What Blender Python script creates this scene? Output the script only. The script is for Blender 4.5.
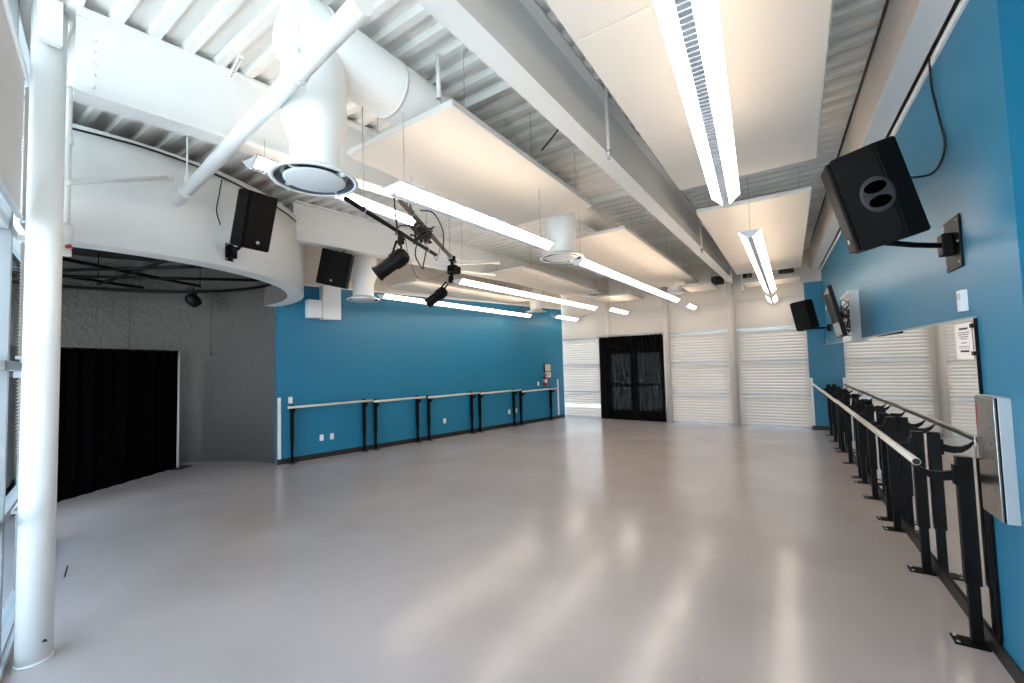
import bpy, bmesh, math, random
from mathutils import Vector, Matrix, Euler
random.seed(7)
S = bpy.context.scene
for o in list(bpy.data.objects): bpy.data.objects.remove(o)
COL = S.collection
PI = math.pi

# ------------------------------------------------------------------ camera, sky, exposure
W_PX, F_PX = 1024.0, 422.0
YAW, PITCH, ROLL, CAM_H = -0.591, 0.0485, -0.0288, 1.8
cy, sy = math.cos(YAW), math.sin(YAW)
fwd = Vector((sy*math.cos(PITCH), cy*math.cos(PITCH), math.sin(PITCH)))
rt = Vector((cy, -sy, 0)); up = rt.cross(fwd)
r2 = math.cos(ROLL)*rt + math.sin(ROLL)*up
u2 = -math.sin(ROLL)*rt + math.cos(ROLL)*up
cam = bpy.data.cameras.new('camera'); cam.sensor_width = 36.0; cam.lens = 36.0*F_PX/W_PX
cam.clip_start = 0.03; cam.clip_end = 200
co = bpy.data.objects.new('camera', cam); COL.objects.link(co)
m = Matrix((r2, u2, -fwd)).transposed().to_4x4(); m.translation = (0, 0, CAM_H)
co.matrix_world = m
S.camera = co

world = bpy.data.worlds.new('sky'); S.world = world; world.use_nodes = True
wn = world.node_tree.nodes; wl = world.node_tree.links
bg = wn['Background']
tc = wn.new('ShaderNodeTexCoord'); sx = wn.new('ShaderNodeSeparateXYZ'); rp = wn.new('ShaderNodeValToRGB')
wl.new(tc.outputs['Generated'], sx.inputs[0]); wl.new(sx.outputs['Z'], rp.inputs[0])
rp.color_ramp.elements[0].position = 0.0; rp.color_ramp.elements[0].color = (0.88, 0.95, 1.0, 1)
rp.color_ramp.elements[1].position = 0.8; rp.color_ramp.elements[1].color = (0.48, 0.72, 1.0, 1)
wl.new(rp.outputs[0], bg.inputs['Color'])
bg.inputs['Strength'].default_value = 5.0
sun = bpy.data.lights.new('sun', 'SUN'); sun.energy = 18.0; sun.angle = 0.01; sun.color = (1.0, 0.96, 0.9)
so = bpy.data.objects.new('sun', sun); COL.objects.link(so)
so.rotation_euler = Vector((-0.5, -0.08, -0.86)).to_track_quat('-Z', 'Y').to_euler()

LAMP = 8.5           # brightness of the fluorescent lenses
S.view_settings.view_transform = 'Standard'; S.view_settings.look = 'None'
S.view_settings.gamma = 1.0; S.view_settings.use_curve_mapping = False
S.view_settings.exposure = 0.58
try:
    S.cycles.use_denoising = True
    S.cycles.max_bounces = 10; S.cycles.diffuse_bounces = 5; S.cycles.glossy_bounces = 4
    S.cycles.transparent_max_bounces = 12; S.cycles.transmission_bounces = 4
    S.cycles.sample_clamp_indirect = 6.0
    S.cycles.caustics_reflective = False; S.cycles.caustics_refractive = False
except Exception: pass

# ------------------------------------------------------------------ materials
def lin(c):
    c = c/255.0
    return c/12.92 if c <= 0.04045 else ((c+0.055)/1.055)**2.4
def rgb(r, g, b): return (lin(r), lin(g), lin(b), 1.0)
def mat(name, col, rough=0.6, metal=0.0, spec=0.5, noise=0.0, nscale=8.0, bump=0.0, bscale=60.0, bdist=0.004):
    M = bpy.data.materials.new(name); M.use_nodes = True
    n, l = M.node_tree.nodes, M.node_tree.links; b = n['Principled BSDF']
    b.inputs['Base Color'].default_value = col; b.inputs['Roughness'].default_value = rough
    b.inputs['Metallic'].default_value = metal; b.inputs['Specular IOR Level'].default_value = spec
    t = n.new('ShaderNodeTexCoord')
    if noise > 0:
        k = n.new('ShaderNodeTexNoise'); k.inputs['Scale'].default_value = nscale; k.inputs['Detail'].default_value = 5
        l.new(t.outputs['Object'], k.inputs['Vector'])
        mx = n.new('ShaderNodeMix'); mx.data_type = 'RGBA'
        mx.inputs['A'].default_value = tuple(max(0, c*(1-noise)) for c in col[:3])+(1,)
        mx.inputs['B'].default_value = tuple(min(1, c*(1+noise)) for c in col[:3])+(1,)
        l.new(k.outputs['Fac'], mx.inputs['Factor']); l.new(mx.outputs['Result'], b.inputs['Base Color'])
    if bump > 0:
        k2 = n.new('ShaderNodeTexNoise'); k2.inputs['Scale'].default_value = bscale; k2.inputs['Detail'].default_value = 4
        l.new(t.outputs['Object'], k2.inputs['Vector'])
        bp = n.new('ShaderNodeBump'); bp.inputs['Strength'].default_value = bump; bp.inputs['Distance'].default_value = bdist
        l.new(k2.outputs['Fac'], bp.inputs['Height']); l.new(bp.outputs[0], b.inputs['Normal'])
    return M
def emis(name, col, s):
    M = bpy.data.materials.new(name); M.use_nodes = True
    n, l = M.node_tree.nodes, M.node_tree.links; b = n['Principled BSDF']
    b.inputs['Base Color'].default_value = (0.9, 0.9, 0.88, 1); b.inputs['Roughness'].default_value = 0.4
    b.inputs['Emission Color'].default_value = col; b.inputs['Emission Strength'].default_value = s
    return M
WHITE = mat('white_paint', rgb(234, 235, 234), 0.45, noise=0.03, nscale=3)
CREAM = mat('cream_wall_paint', rgb(214, 205, 197), 0.55, noise=0.03, nscale=2, bump=0.1)
DECKP = mat('painted_deck', rgb(232, 231, 228), 0.5, noise=0.04, nscale=3)
BLUE = mat('blue_wall_paint', rgb(20, 114, 150), 0.42, noise=0.04, nscale=2, bump=0.12, bscale=120, bdist=0.002)
BLACKM = mat('black_steel', rgb(8, 8, 9), 0.5, spec=0.14, noise=0.1, nscale=20)
BLACKP = mat('black_speaker_shell', rgb(10, 10, 11), 0.55, spec=0.12, noise=0.1, nscale=60, bump=0.25, bscale=300, bdist=0.001)
VOID = mat('dark_handle_void', rgb(2, 2, 2), 1.0, spec=0.0)
CHARC = mat('charcoal_plastic', rgb(48, 48, 53), 0.5, spec=0.2)
GRILLE = mat('speaker_grille', rgb(9, 9, 9), 0.6, spec=0.12, bump=0.6, bscale=500, bdist=0.001)
BASEB = mat('black_rubber_base', rgb(24, 22, 22), 0.5)
PANEL = mat('acoustic_panel_face', rgb(226, 220, 212), 0.85, noise=0.02, nscale=3, bump=0.1, bscale=200, bdist=0.001)
PANELE = mat('panel_edge', rgb(205, 203, 200), 0.6)
CHROME = mat('steel_plate', rgb(150, 146, 142), 0.22, metal=1.0)
ALU = mat('aluminium_frame', rgb(186, 190, 194), 0.4, metal=0.3)
WOODR = mat('pale_rail', rgb(205, 196, 184), 0.35, noise=0.06, nscale=12)
GREYL = mat('grey_louver', rgb(205, 208, 214), 0.45)
DARKG = mat('dark_recess', rgb(30, 31, 34), 0.6)
PLATE = mat('switch_plate', rgb(232, 231, 226), 0.35)
RED = mat('red_paint', rgb(170, 30, 34), 0.35)
PAPER = mat('paper_sheet', rgb(240, 226, 222), 0.8)
INK = mat('black_ink', rgb(40, 34, 36), 0.8)
CABLE = mat('black_cable', rgb(18, 18, 20), 0.5)
GREYC = mat('grey_cable', rgb(120, 108, 98), 0.6)
CURT = mat('black_curtain_cloth', rgb(4, 4, 5), 0.95, spec=0.02)
SCREEN = mat('tv_screen', rgb(8, 14, 26), 0.12, spec=0.3)
LENSM = mat('lamp_glass', rgb(40, 46, 60), 0.1)
GROUND = mat('pale_pavement', rgb(215, 214, 210), 0.8, noise=0.06, nscale=1)
BLACKC = mat('black_painted_ceiling', rgb(26, 25, 25), 0.8)
PLASTIC_W = mat('white_plastic', rgb(224, 226, 228), 0.35)
SILVER = mat('silver_trim', rgb(170, 174, 178), 0.3, metal=0.6)
def cloud_mat():
    M = mat('textured_grey_plaster', rgb(92, 90, 87), 0.9, noise=0.14, nscale=26)
    n, l = M.node_tree.nodes, M.node_tree.links; b = n['Principled BSDF']
    t = n.new('ShaderNodeTexCoord'); v = n.new('ShaderNodeTexNoise'); v.inputs['Scale'].default_value = 11; v.inputs['Detail'].default_value = 6
    v.inputs['Distortion'].default_value = 0.8
    bp = n.new('ShaderNodeBump'); bp.inputs['Strength'].default_value = 1.0; bp.inputs['Distance'].default_value = 0.05
    l.new(t.outputs['Object'], v.inputs['Vector']); l.new(v.outputs['Fac'], bp.inputs['Height']); l.new(bp.outputs[0], b.inputs['Normal'])
    return M
PLASTER = cloud_mat()
def floor_mat():
    M = bpy.data.materials.new('grey_epoxy_floor'); M.use_nodes = True
    n, l = M.node_tree.nodes, M.node_tree.links; b = n['Principled BSDF']
    t = n.new('ShaderNodeTexCoord')
    k = n.new('ShaderNodeTexNoise'); k.inputs['Scale'].default_value = 0.9; k.inputs['Detail'].default_value = 6
    l.new(t.outputs['Object'], k.inputs['Vector'])
    r = n.new('ShaderNodeValToRGB'); r.color_ramp.elements[0].color = rgb(160, 150, 148); r.color_ramp.elements[1].color = rgb(174, 164, 162)
    r.color_ramp.elements[0].position = 0.3; r.color_ramp.elements[1].position = 0.7
    l.new(k.outputs['Fac'], r.inputs[0])
    # small scuffs with a shape of their own
    k3 = n.new('ShaderNodeTexNoise'); k3.inputs['Scale'].default_value = 16; k3.inputs['Detail'].default_value = 3
    l.new(t.outputs['Object'], k3.inputs['Vector'])
    r3 = n.new('ShaderNodeValToRGB'); r3.color_ramp.elements[0].position = 0.70; r3.color_ramp.elements[1].position = 0.76
    r3.color_ramp.elements[0].color = (0, 0, 0, 1); r3.color_ramp.elements[1].color = (0.35, 0.35, 0.35, 1)
    l.new(k3.outputs['Fac'], r3.inputs[0])
    mx = n.new('ShaderNodeMix'); mx.data_type = 'RGBA'; mx.inputs['B'].default_value = rgb(190, 188, 188)
    l.new(r3.outputs[0], mx.inputs['Factor']); l.new(r.outputs[0], mx.inputs['A']); l.new(mx.outputs['Result'], b.inputs['Base Color'])
    k2 = n.new('ShaderNodeTexNoise'); k2.inputs['Scale'].default_value = 2.2; k2.inputs['Detail'].default_value = 5
    l.new(t.outputs['Object'], k2.inputs['Vector'])
    mr = n.new('ShaderNodeMapRange'); mr.inputs['To Min'].default_value = 0.12; mr.inputs['To Max'].default_value = 0.27
    l.new(k2.outputs['Fac'], mr.inputs['Value']); l.new(mr.outputs[0], b.inputs['Roughness'])
    bp = n.new('ShaderNodeBump'); bp.inputs['Strength'].default_value = 0.35; bp.inputs['Distance'].default_value = 0.006
    l.new(k2.outputs['Fac'], bp.inputs['Height']); l.new(bp.outputs[0], b.inputs['Normal'])
    b.inputs['Specular IOR Level'].default_value = 0.55
    return M
FLOOR = floor_mat()
def blind_mat(nm, fac):
    M = bpy.data.materials.new(nm); M.use_nodes = True
    n, l = M.node_tree.nodes, M.node_tree.links; out = n['Material Output']; b = n['Principled BSDF']
    b.inputs['Base Color'].default_value = rgb(200, 188, 178); b.inputs['Roughness'].default_value = 0.5
    tr = n.new('ShaderNodeBsdfTranslucent'); tr.inputs['Color'].default_value = rgb(222, 226, 230)
    mx = n.new('ShaderNodeMixShader'); mx.inputs[0].default_value = fac
    l.new(b.outputs[0], mx.inputs[1]); l.new(tr.outputs[0], mx.inputs[2]); l.new(mx.outputs[0], out.inputs['Surface'])
    return M
BLIND = blind_mat('closed_blind_slat', 0.03)
BLINDT = blind_mat('thin_blind_slat', 0.06)
def glass_mat(name, tint, refl):
    M = bpy.data.materials.new(name); M.use_nodes = True
    n, l = M.node_tree.nodes, M.node_tree.links; out = n['Material Output']; n.remove(n['Principled BSDF'])
    tr = n.new('ShaderNodeBsdfTransparent'); tr.inputs['Color'].default_value = tint
    gl = n.new('ShaderNodeBsdfGlossy'); gl.inputs['Roughness'].default_value = 0.02
    mx = n.new('ShaderNodeMixShader'); mx.inputs[0].default_value = refl
    l.new(tr.outputs[0], mx.inputs[1]); l.new(gl.outputs[0], mx.inputs[2]); l.new(mx.outputs[0], out.inputs['Surface'])
    return M
GLASS = glass_mat('window_glass', (0.88, 0.93, 0.95, 1), 0.06)
def sheer_mat():
    M = bpy.data.materials.new('sheer_black_curtain'); M.use_nodes = True
    n, l = M.node_tree.nodes, M.node_tree.links; out = n['Material Output']; b = n['Principled BSDF']
    b.inputs['Base Color'].default_value = rgb(9, 9, 10); b.inputs['Roughness'].default_value = 0.95; b.inputs['Specular IOR Level'].default_value = 0.1
    tr = n.new('ShaderNodeBsdfTransparent')
    mx = n.new('ShaderNodeMixShader'); mx.inputs[0].default_value = 0.0035
    l.new(b.outputs[0], mx.inputs[1]); l.new(tr.outputs[0], mx.inputs[2]); l.new(mx.outputs[0], out.inputs['Surface'])
    return M
SHEER = sheer_mat()
MIRROR = mat('mirror_glass', (0.86, 0.88, 0.86, 1), 0.01, metal=1.0)
LENS = emis('fluorescent_lens', (1.0, 0.88, 0.74, 1), LAMP)
THROAT = mat('diffuser_throat', rgb(92, 98, 108), 0.35, metal=0.6)
LENSC = emis('fluorescent_centre_lens', (1.0, 0.92, 0.82, 1), 1.6)
LOUV = mat('grey_louver_blade', rgb(196, 198, 206), 0.5)
LENSUP = emis('fluorescent_uplight', (1.0, 0.74, 0.50, 1), LAMP*0.5)

# ------------------------------------------------------------------ mesh helpers
def BM(): return bmesh.new()
def box(bm, x0, x1, y0, y1, z0, z1, M=None, bev=0.0):
    vs = [bm.verts.new(v) for v in ((x0,y0,z0),(x1,y0,z0),(x1,y1,z0),(x0,y1,z0),(x0,y0,z1),(x1,y0,z1),(x1,y1,z1),(x0,y1,z1))]
    fs = [bm.faces.new([vs[i] for i in f]) for f in ((3,2,1,0),(4,5,6,7),(0,1,5,4),(1,2,6,5),(2,3,7,6),(3,0,4,7))]
    if bev > 0:
        es = set(e for f in fs for e in f.edges)
        r = bmesh.ops.bevel(bm, geom=list(es), offset=bev, segments=2, profile=0.6, affect='EDGES')
        vs = list(set(v for f in r['faces'] for v in f.verts) | set(v for v in vs if v.is_valid))
    if M is not None: bmesh.ops.transform(bm, matrix=M, verts=[v for v in vs if v.is_valid])
    return bm
def prism(bm, pts, axis, a, b, M=None):
    """closed profile pts (2D) extruded along axis from a to b"""
    def P(p, t):
        if axis == 'x': return (t, p[0], p[1])
        if axis == 'y': return (p[0], t, p[1])
        return (p[0], p[1], t)
    A = [bm.verts.new(P(p, a)) for p in pts]; B_ = [bm.verts.new(P(p, b)) for p in pts]
    n = len(pts)
    bm.faces.new(A); bm.faces.new(B_[::-1])
    for i in range(n): bm.faces.new((A[i], B_[i], B_[(i+1) % n], A[(i+1) % n]))
    if M is not None: bmesh.ops.transform(bm, matrix=M, verts=A+B_)
    return bm
def tube(bm, pts, r, seg=10, caps=True):
    pts = [Vector(p) for p in pts]; rings = []
    prev = None
    for i, p in enumerate(pts):
        d = (pts[min(i+1, len(pts)-1)] - pts[max(i-1, 0)]).normalized()
        if prev is None:
            a = d.cross(Vector((0, 0, 1)));
            if a.length < 0.05: a = d.cross(Vector((1, 0, 0)))
            a.normalize()
        else:
            a = (prev - d*prev.dot(d)).normalized()
        prev = a; b = d.cross(a)
        rr = r[i] if isinstance(r, (list, tuple)) else r
        rings.append([bm.verts.new(p + a*math.cos(t)*rr + b*math.sin(t)*rr) for t in [2*PI*k/seg for k in range(seg)]])
    for i in range(len(rings)-1):
        for k in range(seg):
            f = bm.faces.new((rings[i][k], rings[i][(k+1) % seg], rings[i+1][(k+1) % seg], rings[i+1][k])); f.smooth = True
    if caps: bm.faces.new(rings[0][::-1]); bm.faces.new(rings[-1])
    return bm
def lathe(bm, prof, seg=40, c=(0, 0, 0), smooth=True, M=None):
    rings = []; vs = []
    for r, z in prof:
        if r < 1e-6: v = [bm.verts.new((c[0], c[1], c[2]+z))]
        else: v = [bm.verts.new((c[0]+r*math.cos(2*PI*k/seg), c[1]+r*math.sin(2*PI*k/seg), c[2]+z)) for k in range(seg)]
        rings.append(v); vs += v
    for i in range(len(rings)-1):
        A, B_ = rings[i], rings[i+1]
        for k in range(seg):
            k2 = (k+1) % seg
            if len(A) == 1 and len(B_) == 1: continue
            if len(A) == 1: f = bm.faces.new((A[0], B_[k2], B_[k]))
            elif len(B_) == 1: f = bm.faces.new((A[k], A[k2], B_[0]))
            else: f = bm.faces.new((A[k], A[k2], B_[k2], B_[k]))
            f.smooth = smooth
    if M is not None: bmesh.ops.transform(bm, matrix=M, verts=vs)
    return bm
def curve_pts(P, n=24):
    """smooth Catmull-Rom through P"""
    P = [Vector(p) for p in P]; out = []
    Q = [P[0]*2-P[1]] + P + [P[-1]*2-P[-2]]
    for i in range(1, len(Q)-2):
        for k in range(n // (len(P)-1) + 1):
            t = k/(n // (len(P)-1) + 1)
            a, b, c, d = Q[i-1], Q[i], Q[i+1], Q[i+2]
            out.append(0.5*((2*b)+(-a+c)*t+(2*a-5*b+4*c-d)*t*t+(-a+3*b-3*c+d)*t**3))
    out.append(P[-1]); return out
def obj(name, bm, material, parent=None, loc=None, rotz=0.0, label=None):
    bmesh.ops.recalc_face_normals(bm, faces=bm.faces)
    me = bpy.data.meshes.new(name); bm.to_mesh(me); bm.free()
    mats = material if isinstance(material, (list, tuple)) else [material]
    for mm in mats: me.materials.append(mm)
    o = bpy.data.objects.new(name, me); COL.objects.link(o)
    if parent is not None: o.parent = parent
    if loc is not None: o.location = loc
    if rotz: o.rotation_euler = (0, 0, rotz)
    if label: o['label'] = label
    return o
def tag(o, label, cat, group=None, kind=None):
    o['label'] = label; o['category'] = cat
    if group: o['group'] = group
    if kind: o['kind'] = kind
    return o
def thing(name, label, cat, loc=(0, 0, 0), rotz=0.0, group=None):
    o = bpy.data.objects.new(name, None); COL.objects.link(o); o.empty_display_size = 0.2
    o.location = loc; o.rotation_euler = (0, 0, rotz)
    return tag(o, label, cat, group)
def struct(name, bm, material, parent=None, loc=None, rotz=0.0):
    o = obj(name, bm, material, parent, loc, rotz)
    if parent is None: o['kind'] = 'structure'
    return o
def dup(root, loc, rotz, label, group=None):
    r = root.copy(); COL.objects.link(r); r.location = loc; r.rotation_euler = (0, 0, rotz); r['label'] = label
    if group: r['group'] = group
    for ch in list(root.children):
        c = ch.copy(); COL.objects.link(c); c.parent = r
        for g in list(ch.children):
            d = g.copy(); COL.objects.link(d); d.parent = c
    return r
class Frame:
    def __init__(s, ox, oy, a): s.o = (ox, oy); s.a = a
    def __call__(s, x, y, z=0.0):
        c, n = math.cos(s.a), math.sin(s.a)
        return (s.o[0]+c*x-n*y, s.o[1]+n*x+c*y, z)
RF = Frame(0.902, 3.44, 0.035)     # right wall: x<0 into the room, y along it
LF = Frame(-8.19, 4.06, -0.246)    # left wall: x>0 into the room, y along it
GF = Frame(0.0, 0.0, -0.22)        # front glass wall: lies on y = GV, runs along -x
GV = -0.47
DECK = 4.29; BOT = 3.70
FARY = 12.3
DC = (-8.08, 1.40); DR = 2.81      # round stage alcove

# ------------------------------------------------------------------ floor and ceiling
b = BM(); box(b, -11.6, 4.6, -1.6, 12.6, -0.2, 0.0); struct('floor', b, FLOOR)
b = BM()
pitch = 0.203; y = -1.6; top = []
prof = []
while y < 12.7:
    prof += [(y, 0.0), (y+0.062, 0.0), (y+0.074, 0.055), (y+0.191, 0.055)]; y += pitch
vs0 = [b.verts.new((-11.6, p[0], DECK+p[1])) for p in prof]; vs1 = [b.verts.new((4.6, p[0], DECK+p[1])) for p in prof]
tp0 = [b.verts.new((-11.6, p[0], DECK+0.16)) for p in prof]; tp1 = [b.verts.new((4.6, p[0], DECK+0.16)) for p in prof]
for i in range(len(prof)-1):
    b.faces.new((vs0[i], vs1[i], vs1[i+1], vs0[i+1])); b.faces.new((tp0[i], tp0[i+1], tp1[i+1], tp1[i]))
struct('ceiling', b, DECKP)
# ground outdoors
b = BM(); box(b, -45, 45, -45, -1.62, -0.3, -0.06); box(b, -45, 45, 12.62, 60, -0.3, -0.06)
box(b, -45, -11.62, -1.62, 12.62, -0.3, -0.06); box(b, 4.62, 45, -1.62, 12.62, -0.3, -0.06)
struct('ground', b, GROUND)

# ------------------------------------------------------------------ right wall
TOPR = 3.75
b = BM(); box(b, 0, 0.16, -0.40, 9.3, 0, TOPR); struct('wall_right', b, BLUE, loc=RF(0, 0), rotz=RF.a)
b = BM(); box(b, 0.18, 0.30, -0.40, 9.3, TOPR-0.2, DECK+0.08); struct('wall_right_upper', b, CREAM, loc=RF(0, 0), rotz=RF.a)
b = BM(); box(b, -0.018, 0.18, -0.42, 9.0, TOPR, TOPR+0.05, bev=0.004); struct('trim_1', b, WHITE, loc=RF(0, 0), rotz=RF.a)
b = BM(); box(b, -0.014, 0.0, -0.40, 9.0, 0, 0.10, bev=0.004); struct('baseboard_right', b, BASEB, loc=RF(0, 0), rotz=RF.a)
# return of the wall towards the right, facing the glass front
b = BM(); box(b, 0.161, 3.7, -0.40, -0.24, 0, DECK+0.08); struct('wall_return', b, BLUE, loc=RF(0, 0), rotz=RF.a)
b = BM(); box(b, 4.30, 4.50, -1.55, 3.1, 0, DECK+0.08); struct('wall_side', b, CREAM)
# blue pier at the far right corner
b = BM(); box(b, 0.235, 0.60, 12.28, 12.45, 0.0, 3.50); struct('wall_pier', b, BLUE)
b = BM(); box(b, 0.235, 0.57, 12.262, 12.28, 0, 0.10, bev=0.004); struct('baseboard_pier', b, BASEB)

# ------------------------------------------------------------------ left wall
LL = 8.28
b = BM(); box(b, -0.2, 0, 0.10, LL, 0, 3.45); struct('wall_left', b, BLUE, loc=LF(0, 0), rotz=LF.a)
b = BM(); box(b, -0.2, 0.0, 0.10, LL, 3.45, DECK+0.08); struct('wall_left_upper', b, CREAM, loc=LF(0, 0), rotz=LF.a)
b = BM(); box(b, 0.0, 0.02, 0.3, LL-0.02, 3.43, 3.47, bev=0.004); struct('trim_2', b, WHITE, loc=LF(0, 0), rotz=LF.a)
b = BM(); box(b, 0.0, 0.016, 0.10, LL-0.03, 0, 0.10, bev=0.004); struct('baseboard_left', b, BASEB, loc=LF(0, 0), rotz=LF.a)

# ------------------------------------------------------------------ far wall with window bays
FX0, FX1 = -6.36, 0.24
b = BM()
box(b, -6.6, 0.95, FARY, FARY+0.2, 2.46, DECK+0.08)       # above the windows
box(b, -6.6, -6.33, FARY, FARY+0.2, 0, 2.46)
box(b, -5.0, -4.9, FARY, FARY+0.2, 0, 2.46); box(b, -3.10, -2.93, FARY, FARY+0.2, 0, 2.46)
box(b, -1.46, -1.20, FARY, FARY+0.2, 0, 2.46); box(b, 0.25, 0.95, FARY+0.16, FARY+0.3, 0, 2.46)
struct('wall_far', b, CREAM)
b = BM(); box(b, -6.3, 0.24, FARY-0.025, FARY, 3.19, 3.22, bev=0.004); struct('trim_3', b, PANELE)
b = BM(); box(b, -6.33, 0.24, FARY-0.03, FARY, 2.44, 2.485, bev=0.004); struct('trim_4', b, SILVER)
ROWS = [(0.03, 0.765), (0.80, 1.60), (1.64, 2.42)]
bays = [('left of the black curtain', -6.31, -5.01), ('between the two right-hand columns', -2.92, -1.47), ('beside the blue pier', -1.19, 0.23)]
rown = ['bottom', 'middle', 'top']
for i, (where, x0, x1) in enumerate(bays):
    b = BM()
    box(b, x0-0.01, x0+0.03, FARY+0.04, FARY+0.10, 0, 2.44); box(b, x1-0.03, x1+0.01, FARY+0.04, FARY+0.10, 0, 2.44)
    for z in (0.015, 0.783, 1.62, 2.44): box(b, x0, x1, FARY+0.04, FARY+0.10, z-0.02, z+0.02)
    xm = x0+(x1-x0)*0.36
    box(b, xm-0.012, xm+0.012, FARY+0.05, FARY+0.09, 0, 2.44)
    fr = struct('window_%d' % (i+1), b, ALU)
    b = BM(); box(b, x0, x1, FARY+0.066, FARY+0.072, 0.02, 2.43); obj('glass', b, GLASS, fr)
    for j, (z0, z1) in enumerate(ROWS):
        t = thing('venetian_blind', 'white venetian blind over the %s window %s' % (rown[j], where), 'blind', ((x0+x1)/2, FARY-0.005, z0), 0, 'venetian blinds on the far wall')
        w = (x1-x0)/2+0.012; h = z1-z0
        b = BM(); box(b, -w, w, -0.022, 0.018, h-0.035, h, bev=0.003); obj('headrail', b, PLASTIC_W, t)
        b = BM(); zz = 0.045; sp = 0.074
        while zz < h-0.01:
            hw = 0.0405 if i else 0.0375
            if i == 0 and j == 0 and 0.30 < zz < 0.38: hw = 0.024
            pr_ = [(-0.022, -hw), (-0.025, -hw*0.62), (-0.018, 0.0), (-0.004, hw*0.55), (0.010, hw)]
            q0 = [b.verts.new((-w, p_[0], zz+p_[1])) for p_ in pr_]; q1 = [b.verts.new((w, p_[0], zz+p_[1])) for p_ in pr_]
            for k in range(4):
                f_ = b.faces.new((q0[k], q1[k], q1[k+1], q0[k+1])); f_.smooth = True
            zz += sp
        obj('slats', b, BLIND if i else BLINDT, t)
        for xx in (-w*0.55, w*0.55):
            b = BM(); tube(b, [(xx, -0.018, 0.0), (xx, -0.018, h-0.03)], 0.002, 5); obj('ladder_cord', b, PLASTIC_W, t)
        b = BM(); box(b, -w, w, -0.014, 0.012, 0.0, 0.018, bev=0.003); obj('bottom_rail', b, SILVER if j else PLASTIC_W, t)
# double glass doors behind the sheer curtain
for i, (x0, x1) in enumerate(((-4.88, -4.0), (-3.98, -3.12))):
    b = BM()
    box(b, x0, x0+0.09, FARY+0.04, FARY+0.09, 0, 2.1); box(b, x1-0.09, x1, FARY+0.04, FARY+0.09, 0, 2.1)
    box(b, x0+0.09, x1-0.09, FARY+0.04, FARY+0.09, 0, 0.28); box(b, x0+0.09, x1-0.09, FARY+0.04, FARY+0.09, 1.95, 2.1)
    box(b, x0+0.09, x1-0.09, FARY+0.04, FARY+0.09, 0.98, 1.06)
    d = struct('door_%d' % (i+1), b, BLACKM)
    b = BM(); box(b, x0+0.09, x1-0.09, FARY+0.06, FARY+0.066, 0.28, 1.95); obj('glass', b, GLASS, d)
    b = BM(); box(b, x0+0.1, x1-0.1, FARY+0.0, FARY+0.035, 0.99, 1.03, bev=0.004); obj('push_bar', b, SILVER, d)
b = BM(); box(b, -4.9, -3.10, FARY+0.02, FARY+0.12, 2.1, 2.46); struct('trim_5', b, BLACKM)
# the sheer curtain
def curtain(x0, x1, h, n, amp, tuck=0.0):
    b = BM(); N = n*10; rows = 12; g = []
    for j in range(rows+1):
        v = j/rows; r = []
        for k in range(N+1):
            u = k/N; a = amp*(0.55+0.45*v)
            yy = a*math.sin(u*n*2*PI+0.6*math.sin(u*9)) + a*0.4*math.sin(u*n*3.1+v*2)
            zz = v*h + (0.02*abs(math.sin(u*n*PI)) if j == rows else 0)
            xx = x0+(x1-x0)*u + (1-v)*tuck*(u-0.5)
            r.append(b.verts.new((xx, yy, zz)))
        g.append(r)
    for j in range(rows):
        for k in range(N):
            f = b.faces.new((g[j][k], g[j][k+1], g[j+1][k+1], g[j+1][k])); f.smooth = True
    return b
t = thing('door_curtain', 'sheer black curtain hanging over the glass double doors of the far wall', 'curtain', (-4.02, 12.16, 0.0))
obj('cloth', curtain(-0.95, 0.93, 2.44, 15, 0.032, 0.03), SHEER, t).location = (0, 0, 0.015)
b = BM(); tube(b, [(-1.02, 0.0, 2.50), (1.0, 0.0, 2.50)], 0.012, 8)
obj('curtain_rod', b, SILVER, t)
for xx in (-0.98, 0.96):
    b = BM(); box(b, xx-0.015, xx+0.015, 0.0, 0.14, 2.485, 2.515); obj('rod_bracket', b, SILVER, t)

# ------------------------------------------------------------------ columns
def column(label, x, y, r, z1, bplate=True, rot=0):
    t = thing('column', label, 'column', (x, y, 0), rot)
    b = BM(); tube(b, [(0, 0, 0), (0, 0, z1)], r, 32); obj('shaft', b, WHITE if bplate else CREAM, t)
    if bplate:
        b = BM(); tube(b, [(0, 0, 0), (0, 0, 0.012)], r*1.04, 32); obj('base_ring', b, WHITE, t)
    return t
colA = column('thick white round steel column in the left foreground by the glass front', -4.10, 0.575, 0.084, DECK)
colA.children[0]['label'] = 'white painted round shaft'
b = BM()
for dx, dz in ((0.0, 0.0), (0.018, -0.006), (0.009, 0.004)):
    lathe(b, [(0, 0.0), (0.006, 0.0), (0.006, 0.002), (0, 0.002)], 10, M=Matrix.Rotation(0.33+dx*9, 4, 'Z') @ Matrix.Translation((0.0838, 0, 0.13+dz)) @ Matrix.Rotation(PI/2, 4, 'Y'))
obj('chip_mark', b, INK, colA)
column('pale column standing far off between two blind-covered windows', -1.33, 12.12, 0.075, DECK, False)
column('pale column at the right edge of the sheer black curtain', -2.99, 12.20, 0.075, DECK, False)
column('pale column rising behind the left half of the black door curtain', -4.72, 12.30, 0.075, DECK, False)

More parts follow.
